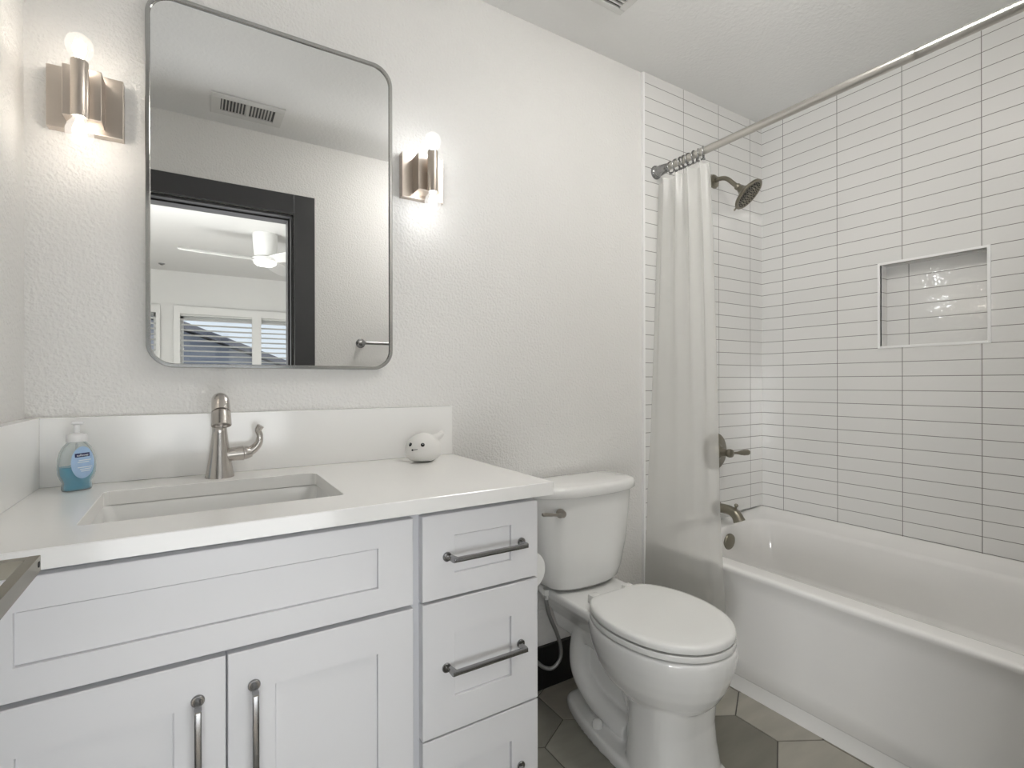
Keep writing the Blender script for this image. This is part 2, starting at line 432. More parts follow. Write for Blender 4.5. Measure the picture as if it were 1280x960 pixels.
# ------------------------------------------------------------------ vanity
CT, CB = .8734, .8440       # countertop top / underside
yf = -.540
van = thing('vanity_cabinet', 'white shaker vanity cabinet with two doors and a stack of three drawers', 'cabinet', (.18, -.27, 0))
vb = MB()
vb.box(-.292, .668, -.518, -.002, .095, .680)                                   # carcass
vb.box(-.292, .668, -.518, -.500, .680, CB - .001); vb.box(-.292, -.272, -.500, -.002, .680, CB - .001); vb.box(.648, .668, -.500, -.002, .680, CB - .001)
vb.box(.366, .386, -.500, -.002, .680, CB - .001); vb.box(-.272, .648, -.020, -.002, .680, CB - .001)
vb.build('body', M['cabin'], van, smooth=False, bevel=.0008)
MB().box(-.292, .640, -.455, -.435, 0, .095).box(.640, .660, -.455, -.002, 0, .095).build('toe_kick', M['cabin'], van, smooth=False)
def shaker(name, x0, x1, z0, z1, br, bt=None, rec=.0045):
    bt = bt or br; t = .020
    bm = MB(); b = bm.bm
    def ring(x0, x1, z0, z1, y): return [(x0, y, z0), (x1, y, z0), (x1, y, z1), (x0, y, z1)]
    e = .0012
    bm.loft([ring(x0, x1, z0, z1, yf + t), ring(x0, x1, z0, z1, yf + e), ring(x0 + e, x1 - e, z0 + e, z1 - e, yf),
             ring(x0 + br, x1 - br, z0 + bt, z1 - bt, yf), ring(x0 + br + .0005, x1 - br - .0005, z0 + bt + .0005, z1 - bt - .0005, yf + rec + .003),
             ring(x0 + br + .0022, x1 - br - .0022, z0 + bt + .0022, z1 - bt - .0022, yf + rec + .003), ring(x0 + br + .0024, x1 - br - .0024, z0 + bt + .0024, z1 - bt - .0024, yf + rec)], cap=True)
    return bm.build(name, M['cab'], van, smooth=False)
def pull(parent, cx, cz, vertical=False, L=.182):
    """bar pull: two round rosettes with angled feet and a squared bar"""
    m = MB(); h = L / 2; off = .027
    def T(a, y, b):  # a along, b across
        return (cx + b, y, cz + a) if vertical else (cx + a, y, cz + b)
    for sgn in (-1, 1):
        c = T(sgn * h, yf, 0)
        m.lathe([(.0098, 0), (.0098, .002), (.0088, .0034), (.0062, .0036), (.0055, .0028), (.0030, .0028), (.0026, .0042), (0, .0044)], c, (0, -1, 0), 24)
        # foot: from rosette edge out to the bar
        p0 = T(sgn * (h - .004), yf - .001, 0); p1 = T(sgn * (h - .006), yf - off, 0)
        w0, w1 = .0042, .0052
        def rect(p, w, d, y):
            a, bb = sgn * 0, 0
            pts = []
            for da, db in ((-d, -w), (d, -w), (d, w), (-d, w)):
                q = (p[0] + (db if vertical else da), y, p[2] + (da if vertical else db)); pts.append(q)
            return pts
        m.loft([rect(p0, w0, .0035, yf - .001), rect(p1, w1, .0055, yf - off), rect(p1, w1 * .8, .005, yf - off - .0052)])
    a0 = T(-(h - .002), 0, 0); a1 = T(h - .002, 0, 0)
    if vertical: m.box(cx - .0050, cx + .0050, yf - off - .0055, yf - off + .0035, a0[2], a1[2], .0020)
    else: m.box(a0[0], a1[0], yf - off - .0055, yf - off + .0035, cz - .0048, cz + .0048, .0020)
    return m.build('handle', M['pull'], parent)
shaker('false_front', -.285, .3665, .6605, .8315, .0700, .047)
dr1 = shaker('drawer', .386, .667, .6585, .8315, .0710, .047); pull(dr1, .531, .7425)
dr2 = shaker('drawer', .386, .667, .3785, .6525, .0710, .0705); pull(dr2, .529, .514)
dr3 = shaker('drawer', .386, .667, .0985, .3745, .0710, .0705); pull(dr3, .529, .240)
d1 = shaker('cabinet_door', -.285, .0415, .0985, .6525, .0710, .0700); pull(d1, .0025, .500, True)
d2 = shaker('cabinet_door', .0445, .3665, .0985, .6525, .0710, .0700); pull(d2, .0835, .500, True)

# countertop slab with the sink cut-out
SX0, SX1, SY0, SY1 = -.163, .258, -.441, -.140
ct = MB(); b = ct.bm
cx0, cx1, cy0, cy1 = XL + .001, .6977, -.5596, -.001
n = 4
inner = rrect(SX0, SX1, SY0, SY1, .012, n)
def slab_ring_out(z, d=0):
    out = []
    for i, (x, y) in enumerate(inner):     # matching outer ring: project to the rectangle corners
        q = i // (n + 1)
        out.append([(cx1 - d, cy1, z), (cx0, cy1, z), (cx0, cy0 + d, z), (cx1 - d, cy0 + d, z)][q])
    return out
def inn(z, g=0): return [(x, y, z) for x, y in rrect(SX0 - g, SX1 + g, SY0 - g, SY1 + g, .012 + g, n)]
ct.loft([inn(CB), slab_ring_out(CB), slab_ring_out(CT - .0015), slab_ring_out(CT, .0015), inn(CT, .001), inn(CT - .001), inn(CB)], cap=False)
bmesh.ops.dissolve_degenerate(b, dist=1e-5, edges=b.edges[:])
tag(ct.build('countertop', M['quartz'], smooth=False), 'white quartz countertop slab with rectangular sink cut-out on the vanity', 'countertop')
tag(MB().box(-.288, .6965, -.021, -.001, CT + .0003, 1.0258).build('backsplash', M['quartz'], smooth=False, bevel=.001), 'long low white quartz backsplash behind the faucet', 'backsplash')
tag(MB().box(XL + .001, -.288, -.5590, -.001, CT + .0003, 1.0258).build('side_splash', M['quartz'], smooth=False, bevel=.001), 'short white quartz side splash on the left wall beside the soap', 'backsplash')
# undermount sink
sk = thing('sink', 'rectangular white porcelain undermount sink set in the countertop', 'sink', (.05, -.29, CB))
def sring(g, z, r): return [(x, y, z) for x, y in rrect(SX0 - g, SX1 + g, SY0 - g, SY1 + g, r, 8)]
rings = [sring(.022, CB - .0005, .03), sring(.003, CB - .0005, .022), sring(.001, CB - .004, .022), sring(-.003, CB - .03, .028), sring(-.008, CB - .075, .035),
         sring(-.016, CB - .105, .042), sring(-.032, CB - .124, .05), sring(-.06, CB - .131, .05), sring(-.125, CB - .134, .022)]
outer = [sring(-.125, CB - .145, .022), sring(-.04, CB - .142, .05), sring(.006, CB - .10, .04), sring(.012, CB - .02, .03), sring(.022, CB - .012, .03)]
mb = MB(); mb.loft(list(reversed(outer)) and [outer[i] for i in range(len(outer))] + rings, cap=True)
mb.build('basin', M['porc'], sk, angle=60)
MB().lathe([(.030, 0), (.030, .002), (.022, .003), (.018, -.001), (0, -.001)], (.048, -.29, CB - .1335), (0, 0, 1)).build('drain', M['nickel'], sk)

# faucet
fx, fy = .050, -.078
fa = thing('faucet', 'brushed nickel single-handle faucet with arched spout behind the sink', 'faucet', (fx, fy, CT))
m = MB()
m.lathe([(.0315, 0), (.0312, .003), (.0292, .012), (.0255, .034), (.0215, .062), (.0182, .090), (.0162, .108), (.0155, .118), (.0158, .1185), (.0154, .124), (.0152, .140), (.016, .165)], (fx, fy, CT + .0003))
m.build('body', M['faucet'], fa)
path = catmull([(fx, fy, CT + .120), (fx, fy, CT + .150), (fx, fy - .006, CT + .172), (fx, fy - .030, CT + .187), (fx, fy - .060, CT + .181), (fx, fy - .082, CT + .160)], 6)
n = len(path); m = MB(); m.tube(path, [.0160 + .0028 * min(1, i / n * 1.2) for i in range(n)], 24)
m.build('spout', M['faucet'], fa)
a = (Vector((0, -.35, -.93))).normalized(); p = Vector((fx, fy - .080, CT + .163))
m = MB(); m.lathe([(.0195, 0), (.0198, .001), (.0185, .0015), (.0185, .003), (.0198, .0035), (.0205, .020), (.0208, .033), (.0195, .0345), (.015, .034), (.014, .030), (0, .030)], p, a)
m.build('aerator', M['faucet'], fa)
m = MB(); z0 = CT + .052
m.lathe([(.0165, 0), (.0165, .030), (.0175, .046), (.0180, .0505), (.0162, .052), (.0165, .053), (.0158, .060), (.012, .070), (.0, .074)], (fx, fy, z0), (1, 0, .06), 28)
lv = catmull([(fx + .052, fy, z0 + .002), (fx + .070, fy - .001, z0 + .009), (fx + .084, fy - .002, z0 + .024), (fx + .0875, fy - .003, z0 + .043), (fx + .0835, fy - .005, z0 + .058), (fx + .089, fy - .007, z0 + .069)], 6)
n = len(lv); rr = [.0135 - .0060 * min(1, i / (n * .55)) + .0015 * max(0, (i / n - .75) * 4) for i in range(n)]
m.tube(lv, rr, 20)
m.build('lever', M['faucet'], fa)

# soap bottle
bx, by = -.216, -.083
bt = thing('soap_bottle', 'clear pump soap bottle half full of blue liquid, left of the sink', 'soap bottle', (bx, by, CT))
ang = math.radians(26)
def oring(w, d, z, n=40, ex=2.3):
    out = []
    for k in range(n):
        t = 2 * PI * k / n; c, s_ = math.cos(t), math.sin(t)
        x = .88 * w * math.copysign(abs(c) ** (2 / ex), c); y = d * math.copysign(abs(s_) ** (2 / ex), s_)
        out.append((bx + x * math.cos(ang) - y * math.sin(ang), by + x * math.sin(ang) + y * math.cos(ang), CT + z))
    return out
prof = [(.028, .018, .0008), (.0295, .020, .004), (.029, .0195, .010), (.0275, .019, .017), (.032, .0205, .025), (.0365, .0225, .036), (.0375, .0230, .050), (.0365, .0230, .066), (.033, .0215, .081), (.027, .0190, .093), (.019, .0165, .101), (.0145, .0145, .105)]
m = MB(); m.loft([oring(*q) for q in prof]); m.build('bottle_shell', M['clear'], bt, angle=70)
k_ = .93
m = MB(); m.loft([oring(w * k_, d * k_, z + .0012) for w, d, z in prof if z < .060]); m.build('liquid_soap', M['soap'], bt, angle=70)['label'] = 'blue liquid filling the lower half'
m = MB(); m.lathe([(.0175, .1035), (.0180, .105), (.0180, .115), (.0165, .119), (.0080, .121), (.0055, .122), (.0055, .139), (.0060, .1395)], (bx, by, CT), seg=28)
m.box(bx - .009, bx + .013, by - .006, by + .006, CT + .1395, CT + .147, .003)
m.tube([(bx, by, CT + .10), (bx, by, CT + .02)], .002, 8)
m.build('pump', M['pumpw'], bt)
# oval label following the front of the bottle
def bottle_front(u, z, g=.0006):
    """u across (-1..1 of the bottle's half width), z height -> world point on the front"""
    for i in range(len(prof) - 1):
        if prof[i][2] <= z <= prof[i + 1][2]:
            t = (z - prof[i][2]) / (prof[i + 1][2] - prof[i][2]); w = .88 * (prof[i][0] * (1 - t) + prof[i + 1][0] * t); d = prof[i][1] * (1 - t) + prof[i + 1][1] * t; break
    x = u
    y = -d * (max(0, 1 - (abs(x) / w) ** 2.3)) ** (1 / 2.3) - g
    return (bx + x * math.cos(ang) - y * math.sin(ang), by + x * math.sin(ang) + y * math.cos(ang), CT + z)
m = MB(); cu, cz, ru, rz = .004, .060, .0205, .034
R_ = []
for i in range(1, 7): R_.append([bottle_front(cu + ru * i / 6 * math.cos(2 * PI * k / 40), cz + rz * i / 6 * math.sin(2 * PI * k / 40)) for k in range(40)])
m.loft(R_, cap='start'); lab = m.build('label_sticker', M['label'], bt); lab['label'] = 'pale blue oval label with a navy name band'
m = MB(); R_ = []
for i in range(9):
    u = -.010 + .0255 * i / 8; R_.append([bottle_front(u, .0715 + .0012 * i / 8, .0012), bottle_front(u, .0795 + .0012 * i / 8, .0012)])
m.loft(R_, cap=False, close_ring=False); m.build('name_band', M['navy'], lab)
def text_on(parent, txt, size, u0, z0, mat, name, g):
    cu_ = bpy.data.curves.new('t', 'FONT'); cu_.body = txt; cu_.size = size; cu_.align_x = 'CENTER'; cu_.align_y = 'CENTER'; cu_.offset = size * .012
    to = bpy.data.objects.new('t', cu_); COL.objects.link(to)
    bpy.context.view_layer.update()
    me = bpy.data.meshes.new_from_object(to.evaluated_get(bpy.context.evaluated_depsgraph_get()))
    bpy.data.objects.remove(to)
    w = world_origin(parent)
    for v in me.vertices: v.co = Vector(bottle_front(u0 + v.co.x, z0 + v.co.y + v.co.x * .05, g)) - w
    me.materials.clear(); me.materials.append(mat)
    o = bpy.data.objects.new(name, me); COL.objects.link(o); o.parent = parent; return o
text_on(lab, 'softsoap', .0060, .0028, .0760, M['ink'], 'name_lettering', .0020)
m = MB()
for (z, a, b_) in ((.064, -.004, .018), (.060, -.006, .014), (.049, -.006, .020), (.045, -.002, .018), (.041, 0, .016)):
    m.quad(bottle_front(a, z, .0013), bottle_front((a + b_) / 2, z + .0003, .0013), bottle_front((a + b_) / 2, z + .0021, .0013), bottle_front(a, z + .0018, .0013))
    m.quad(bottle_front((a + b_) / 2, z + .0003, .0013), bottle_front(b_, z + .0006, .0013), bottle_front(b_, z + .0024, .0013), bottle_front((a + b_) / 2, z + .0021, .0013))
m.build('wave_print', M['ink'], lab)

# little white toy
tx, ty = .5600, -.115
toy = thing('toy_figure', 'small round white toy with black eyes and a stubby tail on the countertop', 'toy', (tx, ty, CT))
m = MB()
R_ = []
for i in range(15):
    t = i / 14; z = .084 * t
    w = [.026, .039, .0455, .0495, .052, .053, .053, .0525, .051, .0485, .0445, .0395, .0325, .0230, .004][i]
    R_.append([(tx + w * math.cos(2 * PI * k / 32) + .000, ty + w * .92 * math.sin(2 * PI * k / 32), CT + .0005 + z * .99 + (0 if i else 0)) for k in range(32)])
m.loft(R_)
tl_ = catmull([(tx + .020, ty - .008, CT + .060), (tx + .040, ty - .018, CT + .072), (tx + .053, ty - .022, CT + .0850)], 5)
m.tube(tl_, [.015, .014, .013, .012, .0112, .0105, .0098, .0094, .0090, .0086, .006], 16)
o = m.build('body', M['toy'], toy, subsurf=1, angle=180)
rm = o.modifiers.new('remesh', 'REMESH'); rm.mode = 'VOXEL'; rm.voxel_size = .0016; rm.use_smooth_shade = True
sm_ = o.modifiers.new('smooth', 'SMOOTH'); sm_.iterations = 8; sm_.factor = .6
def toy_surf(az, z):
    """azimuth in the horizontal plane, height -> point on the toy"""
    i = min(13, int(z / .084 * 14)); f = z / .084 * 14 - i
    ws = [.026, .039, .0455, .0495, .052, .053, .053, .0525, .051, .0485, .0445, .0395, .0325, .0230, .004]
    w = ws[i] * (1 - f) + ws[i + 1] * f
    return Vector((tx + w * math.cos(az), ty + w * .92 * math.sin(az), CT + z))
faz = math.radians(-135)
for da in (-.42, .40):
    c = toy_surf(faz + da, .053); nrm = (c - Vector((tx, ty, CT + .04))).normalized()
    eo = MB().lathe([(.0056, -.0012), (.0054, .0006), (.0034, .0018), (0, .0022)], c - nrm * .0004, nrm, 20).build('eye', M['toyblack'], toy)
    MB().ball(c + nrm * .0016 + Vector((.0006, 0, .0018)), .0011).build('eye_glint', M['ink'], eo)
c = toy_surf(faz - .18, .0385)
m = MB().ball(c, .0026); mp_ = [toy_surf(faz - .18 + .30 * k / 5, .0385 + .0025 * k / 5) for k in range(6)]
m.tube([q + (q - Vector((tx, ty, q.z))).normalized() * .0002 for q in mp_], .0008, 8); m.build('mouth', M['toyblack'], toy)

# toilet paper on the cabinet side
tp = thing('toilet_paper_roll', 'white toilet paper roll on the far side of the vanity next to the toilet', 'toilet paper', (.722, -.370, .616))
def ringy(r, y): return [(.7245 + r * math.cos(2 * PI * k / 40), y, .616 + r * math.sin(2 * PI * k / 40)) for k in range(40)]
MB().loft([ringy(.020, -.418), ringy(.049, -.420), ringy(.051, -.418), ringy(.051, -.322), ringy(.049, -.320), ringy(.020, -.322), ringy(.020, -.418)], cap=False).build('roll', M['paper'], tp)
MB().lathe([(.022, 0), (.022, .006), (.008, .009)], (.6695, -.302, .616), (1, 0, 0), 24).tube([(.676, -.302, .616), (.712, -.302, .616), (.722, -.306, .616), (.722, -.430, .616)], .0065, 14).build('holder_arm', M['nickel'], van)

# ------------------------------------------------------------------ mirror
MX0, MX1, MZ0, MZ1, MY = -.0995, .4995, 1.139, 2.037, -.030
mi = thing('wall_mirror', 'tall rounded rectangular wall mirror in a thin metal frame above the sink', 'mirror', (.2, -.015, 1.139))
def mr(g, y, r): return [(x, y, z) for x, z in rrect(MX0 + g, MX1 - g, MZ0 + g, MZ1 - g, r, 14)]
MB().loft([mr(0, -.002, .058), mr(0, MY + .002, .058), mr(.0015, MY, .0565), mr(.0085, MY, .0495), mr(.0100, MY + .003, .048), mr(.0100, -.002, .048), mr(0, -.002, .058)], cap=False).build('frame', M['frame'], mi, angle=35)
MB().loft([mr(.0100, MY + .006, .048)], cap='end').build('glass', M['mirror'], mi, smooth=False)

# ------------------------------------------------------------------ sconces
def sconce(cx, label, warm):
    zc = 1.7325
    t = thing('wall_sconce', label, 'wall lamp', (cx, 0, zc), 'two-bulb sconces beside the mirror')
    m = MB(); m.box(cx - .0675, cx + .0675, -.026, -.001, zc - .0675, zc + .0675, .0012); m.build('backplate', M['sconce'], t, smooth=False)
    m = MB(); m.box(cx - .0335, cx + .0335, -.072, -.024, zc - .0545, zc + .0545, .0012); m.build('raised_plate', M['sconce'], t, smooth=False)
    MB().lathe([(.006, 0), (.006, .016)], (cx, -.070, zc), (0, -1, 0), 16).build('stem', M['sconce'], t)
    m = MB(); m.lathe([(.0120, -.0595), (.0150, -.0600), (.0154, -.0585), (.0154, .0585), (.0150, .0600), (.0120, .0595)], (cx, -.100, zc - .007), seg=36); m.build('socket_tube', M['sconce'], t)
    for s in (1, -1):
        z = zc - .007 + s * .060
        b_ = MB().lathe([(.0115, -.004), (.0120, .003), (.0150, .008), (.0210, .016), (.0240, .027), (.0240, .037), (.0205, .047), (.0115, .0545), (.0, .057)], (cx, -.100, z), (0, 0, s), 32, cap=False).build('bulb', M['globew' if warm else 'globec'], t)
        MB().lathe([(.005, .003), (.0090, .014), (.0120, .026), (.0095, .037), (.005, .0415), (.0, .0425)], (cx, -.100, z), (0, 0, s), 20).build('filament', M['bulbw' if warm else 'bulbc'], b_)
    return t
sconce(-.2075, 'square nickel sconce with two small globe bulbs, left of the mirror near the corner', True)
sconce(.598, 'square nickel sconce with two small globe bulbs, between the mirror and the shower', False)

# ------------------------------------------------------------------ toilet
TX = 1.140
to = thing('toilet', 'white two-piece toilet with closed elongated lid between vanity and tub', 'toilet', (TX, -.35, 0))
half = [(0, -.292), (.060, -.292), (.098, -.297), (.130, -.322), (.158, -.372), (.1735, -.435), (.1735, -.500), (.160, -.565), (.132, -.620), (.088, -.663), (.042, -.684), (0, -.690)]
hp_ = [(x, y) for x, y in [(v.x, v.y) for v in catmull([(x, y, 0) for x, y in half], 5)]]
outline = hp_ + [(-x, y) for x, y in reversed(hp_[1:-1])]
def oset(sc, z, cy=-.49, scy=None, dy=0, ymax=None):
    scy = scy or sc
    return [(TX + x * sc, (cy + (y - cy) * scy + dy) if ymax is None else min(ymax, cy + (y - cy) * scy + dy), z) for x, y in outline]
MB().loft([oset(.40, .4195), oset(.998, .4195), oset(1, .4203), oset(1, .431), oset(.99, .4355), oset(.965, .4385), oset(.90, .4400), oset(.6, .4415), oset(.2, .442)]).build('lid', M['seat'], to, angle=60)
MB().loft([oset(.62, .3990), oset(1.004, .3990), oset(1.006, .3998), oset(1.006, .4132), oset(1.004, .4142), oset(.62, .4142), oset(.62, .3990)], cap=False).build('seat', M['seat'], to, angle=60)
for s in (-1, 1):
    MB().box(TX + s * .072 - .018, TX + s * .072 + .018, -.297, -.262, .4010, .4330, .006).build('hinge', M['seat'], to)
# bowl + pedestal as one continuous surface
m = MB()
m.loft([oset(.40, .12, dy=.02), oset(.60, .212, dy=0), oset(.72, .232, dy=-.002), oset(.82, .254), oset(.905, .284), oset(.970, .318), oset(1.01, .350), oset(1.022, .370), oset(1.020, .386), oset(1.005, .3945)])
def ped(hw, y0, y1, z, ex=3.0, n=48):
    out = []; cy = (y0 + y1) / 2; hl = abs(y1 - y0) / 2
    for k in range(n):
        t = 2 * PI * k / n; c, s_ = math.cos(t), math.sin(t)
        out.append((TX + hw * math.copysign(abs(c) ** (2 / ex), c), cy + hl * math.copysign(abs(s_) ** (2 / ex), s_), z))
    return out
m.loft([ped(.128, -.415, -.640, 0), ped(.124, -.415, -.632, .03), ped(.117, -.42, -.620, .10), ped(.114, -.42, -.615, .16), ped(.118, -.42, -.625, .275)])
# base flange
bh = [(0, -.105), (.050, -.112), (.076, -.150), (.098, -.220), (.114, -.300), (.124, -.400), (.126, -.520), (.110, -.620), (.06, -.648), (0, -.650)]
bo = [(v.x, v.y) for v in catmull([(x, y, 0) for x, y in bh], 5)]; bo = bo + [(-x, y) for x, y in reversed(bo[1:-1])]
m.loft([[(TX + x * s_, -.38 + (y + .38) * s_, z) for x, y in bo] for s_, z in ((1, 0), (1, .020), (.985, .030), (.93, .036))])
# deck under the tank, blended down to the bowl
m.loft([[(x, y, z) for x, y in rrect(TX - hw, TX + hw, ya, -.035, .03, 6)] for hw, ya, z in ((.055, -.33, .24), (.075, -.34, .30), (.115, -.34, .352), (.132, -.345, .378), (.135, -.345, .398), (.128, -.340, .404))])
# thin web behind the bowl and the trapway
m.loft([[(x, y, z) for x, y in rrect(TX - .025, TX + .025, -.50, -.15, .02, 6)] for z in (.0, .33)])
tr = catmull([(TX, -.44, .20), (TX, -.36, .265), (TX, -.27, .305), (TX, -.195, .280), (TX, -.165, .21), (TX, -.172, .135), (TX, -.235, .080), (TX, -.32, .062), (TX, -.40, .058)], 6)
for dx in (-.036, .036): m.tube([(p.x + dx, p.y, p.z) for p in tr], .037, 20)
o = m.build('bowl', M['porc'], to, angle=180)
rm = o.modifiers.new('remesh', 'REMESH'); rm.mode = 'VOXEL'; rm.voxel_size = .0040; rm.use_smooth_shade = True
sm_ = o.modifiers.new('smooth', 'SMOOTH'); sm_.iterations = 5; sm_.factor = .6
for s in (-1, 1):
    MB().lathe([(.0165, -.004), (.0165, .010), (.0145, .017), (.009, .021), (0, .022)], (TX + s * .086, -.305, .036), seg=24).build('bolt_cap', M['porc'], to)
# tank
def tank_ring(hw, yf_, yb, z, bow=.018, n=64, ex=5):
    out = []; cy = (yf_ + yb) / 2; hl = abs(yf_ - yb) / 2
    for k in range(n):
        t = 2 * PI * k / n; c, s_ = math.cos(t), math.sin(t)
        x = hw * math.copysign(abs(c) ** (2 / ex), c); y = cy + hl * math.copysign(abs(s_) ** (2 / ex), s_)
        if y < cy: y += bow * (abs(x) / hw) ** 2.2 * (cy - y) / hl
        out.append((TX + x, y, z))
    return out
MB().loft([tank_ring(.110, -.165, -.05, .4095, .02), tank_ring(.135, -.188, -.034, .4125, .03), tank_ring(.153, -.200, -.024, .424, .035), tank_ring(.164, -.206, -.020, .455, .036), tank_ring(.186, -.214, -.019, .55, .038), tank_ring(.200, -.218, -.018, .68, .038), tank_ring(.203, -.219, -.018, .728, .038)]).build('tank', M['porc'], to, angle=60)
MB().loft([tank_ring(.200, -.216, -.018, .7262, .040), tank_ring(.216, -.231, -.014, .7270, .044), tank_ring(.2185, -.234, -.012, .730, .044), tank_ring(.2185, -.234, -.012, .752, .044), tank_ring(.214, -.230, -.014, .759, .044), tank_ring(.195, -.215, -.022, .763, .040), tank_ring(.12, -.16, -.06, .765, .02)]).build('tank_lid', M['porc'], to, angle=60)
m = MB(); lx, lz = TX - .150, .682
m.lathe([(.0145, 0), (.0150, .003), (.0150, .008), (.0120, .012), (.0105, .022), (0, .023)], (lx, -.199, lz), (0, -1, 0), 28)
m.tube(catmull([(lx, -.218, lz), (lx - .018, -.219, lz + .001), (lx - .045, -.218, lz + .005), (lx - .080, -.217, lz + .010)], 5), [.0055] * 5 + [.005] * 5 + [.006] * 4 + [.0065, .005], 14)
m.build('flush_lever', M['nickel'], to)
# braided water supply
hs = catmull([(1.005, -.105, .400), (1.003, -.105, .370), (1.018, -.105, .310), (1.052, -.10, .240), (1.072, -.095, .185), (1.072, -.09, .140), (1.045, -.085, .115), (1.010, -.075, .125), (.970, -.06, .165), (.920, -.05, .20)], 7)
m = MB(); m.tube(hs, .0068, 14); m.build('supply_hose', M['hose'], to)
MB().lathe([(.014, 0), (.014, .018), (.009, .022), (.009, .035)], (1.005, -.105, .404), (0, 0, -1), 6).build('hose_nut', M['white'], to, smooth=False)
sv = thing('shutoff_valve', 'small chrome water shutoff valve on the wall behind the vanity edge', 'valve', (.905, 0, .22))
MB().lathe([(.022, 0), (.022, .003), (.008, .006), (.008, .050), (.011, .050), (.011, .066), (0, .066)], (.905, 0, .22), (0, -1, 0), 20).lathe([(.016, 0), (.016, .010), (0, .011)], (.905, -.066, .22), (0, -1, 0), 10).build('valve_body', M['nickel'], sv)

# ------------------------------------------------------------------ bathtub
tb = thing('bathtub', 'white alcove bathtub with smooth apron along the tiled wall', 'bathtub', (2.0, -.71, 0))
TY0, TY1, TXR = -1.422, -.003, 2.397
def rr3(x0, x1, y0, y1, r, zfun, n=8):
    return [(x, y, zfun(x, y)) for x, y in rrect(x0, x1, y0, y1, r, n)]
def const(z): return lambda x, y: z
def rimz(lo, hi):
    # front rim is level, the ledge against the walls is a little higher
    return lambda x, y: lo + (hi - lo) * min(1, max(0, (x - 1.74) / .08))
B = []
B.append(rr3(1.641, TXR, TY0, TY1, .004, const(.0005)))
B.append(rr3(1.648, TXR, TY0, TY1, .004, const(.050)))
B.append(rr3(1.634, TXR, TY0, TY1, .004, const(.064)))
B.append(rr3(1.636, TXR, TY0, TY1, .004, const(.12)))
B.append(rr3(1.636, TXR, TY0, TY1, .004, const(.25)))
B.append(rr3(1.631, TXR, TY0, TY1, .004, const(.37)))
B.append(rr3(1.6275, TXR, TY0, TY1, .004, const(.410)))
B.append(rr3(1.622, TXR, TY0, TY1, .004, const(.420)))
B.append(rr3(1.6205, TXR, TY0, TY1, .004, rimz(.430, .478)))
B.append(rr3(1.622, TXR - .001, TY0, TY1 - .001, .004, rimz(.436, .482)))
B.append(rr3(1.627, TXR - .006, TY0 + .006, TY1 - .006, .008, rimz(.4395, .484)))
B.append(rr3(1.640, TXR - .018, TY0 + .02, TY1 - .018, .02, rimz(.4405, .474)))
B.append(rr3(1.690, TXR - .050, TY0 + .07, TY1 - .040, .05, rimz(.4405, .458)))
B.append(rr3(1.698, TXR - .085, TY0 + .09, TY1 - .058, .075, rimz(.4395, .452)))
B.append(rr3(1.706, TXR - .097, TY0 + .10, TY1 - .066, .085, rimz(.434, .446)))
B.append(rr3(1.712, TXR - .103, TY0 + .105, TY1 - .071, .09, rimz(.422, .432)))
B.append(rr3(1.722, TXR - .116, TY0 + .14, TY1 - .082, .10, const(.34)))
B.append(rr3(1.732, TXR - .128, TY0 + .19, TY1 - .095, .11, const(.245)))
B.append(rr3(1.738, TXR - .136, TY0 + .20, TY1 - .103, .11, const(.232)))
B.append(rr3(1.750, TXR - .160, TY0 + .22, TY1 - .125, .11, const(.222)))
B.append(rr3(1.756, TXR - .168, TY0 + .23, TY1 - .132, .11, const(.208)))
B.append(rr3(1.766, TXR - .180, TY0 + .26, TY1 - .145, .11, const(.13)))
B.append(rr3(1.790, TXR - .205, TY0 + .30, TY1 - .17, .10, const(.098)))
B.append(rr3(1.84, TXR - .26, TY0 + .36, TY1 - .23, .08, const(.090)))
m = MB(); m.loft(B); m.build('shell', M['tub'], tb, angle=50)
MB().lathe([(.0365, 0), (.0365, .004), (.034, .008), (.014, .011), (0, .0112)], (2.030, -.080, .385), (0, -1, -.08), 32).build('overflow_plate', M['bronze'], tb)
MB().lathe([(.030, 0), (.030, .004), (.012, .010), (0, .011)], (2.02, -.28, .0905), (0, 0, 1), 28).build('drain', M['bronze'], tb)

# tub spout, valve, shower head
sp = thing('tub_spout', 'brushed bronze tub spout with lift knob above the bathtub end', 'faucet', (2.036, -.01, .523))
m = MB(); m.lathe([(.034, 0), (.034, .006), (.026, .012)], (2.036, -.0102, .523), (0, -1, 0), 28).build('flange', M['bronze'], sp)
pth = catmull([(2.036, -.014, .523), (2.036, -.050, .526), (2.036, -.085, .524), (2.036, -.112, .512), (2.036, -.128, .488)], 6)
n = len(pth); m = MB(); m.tube(pth, [.0225 - .003 * math.sin(PI * i / n) + .003 * (i / n) for i in range(n)], 24)
m.lathe([(.0235, 0), (.0255, .004), (.0255, .012), (.019, .012), (.017, .006), (0, .006)], pth[-3], (0, -.45, -.89), 24)
m.build('spout', M['bronze'], sp)
MB().lathe([(.0055, 0), (.0050, .016), (.009, .022), (.009, .026), (.005, .030), (0, .031)], (2.036, -.108, .530), (0, -.25, 1), 18).build('diverter_knob', M['bronze'], sp)
va = thing('shower_valve', 'round brushed bronze shower valve with lever handle on the tiled end wall', 'shower valve', (2.026, -.01, .782))
MB().lathe([(.085, 0), (.085, .003), (.080, .007), (.045, .012), (.034, .020), (.024, .034), (.022, .040)], (2.026, -.0102, .782), (0, -1, 0), 44).build('escutcheon', M['bronze'], va)
m = MB(); m.lathe([(.020, 0), (.0175, .015), (.015, .028), (.0185, .034), (.0195, .044), (.017, .052), (.008, .056), (0, .057)], (2.026, -.048, .782), (0, -1, 0), 28)
lp = catmull([(2.030, -.088, .782), (2.052, -.092, .782), (2.078, -.098, .781), (2.105, -.104, .781), (2.128, -.108, .781)], 6); n = len(lp)
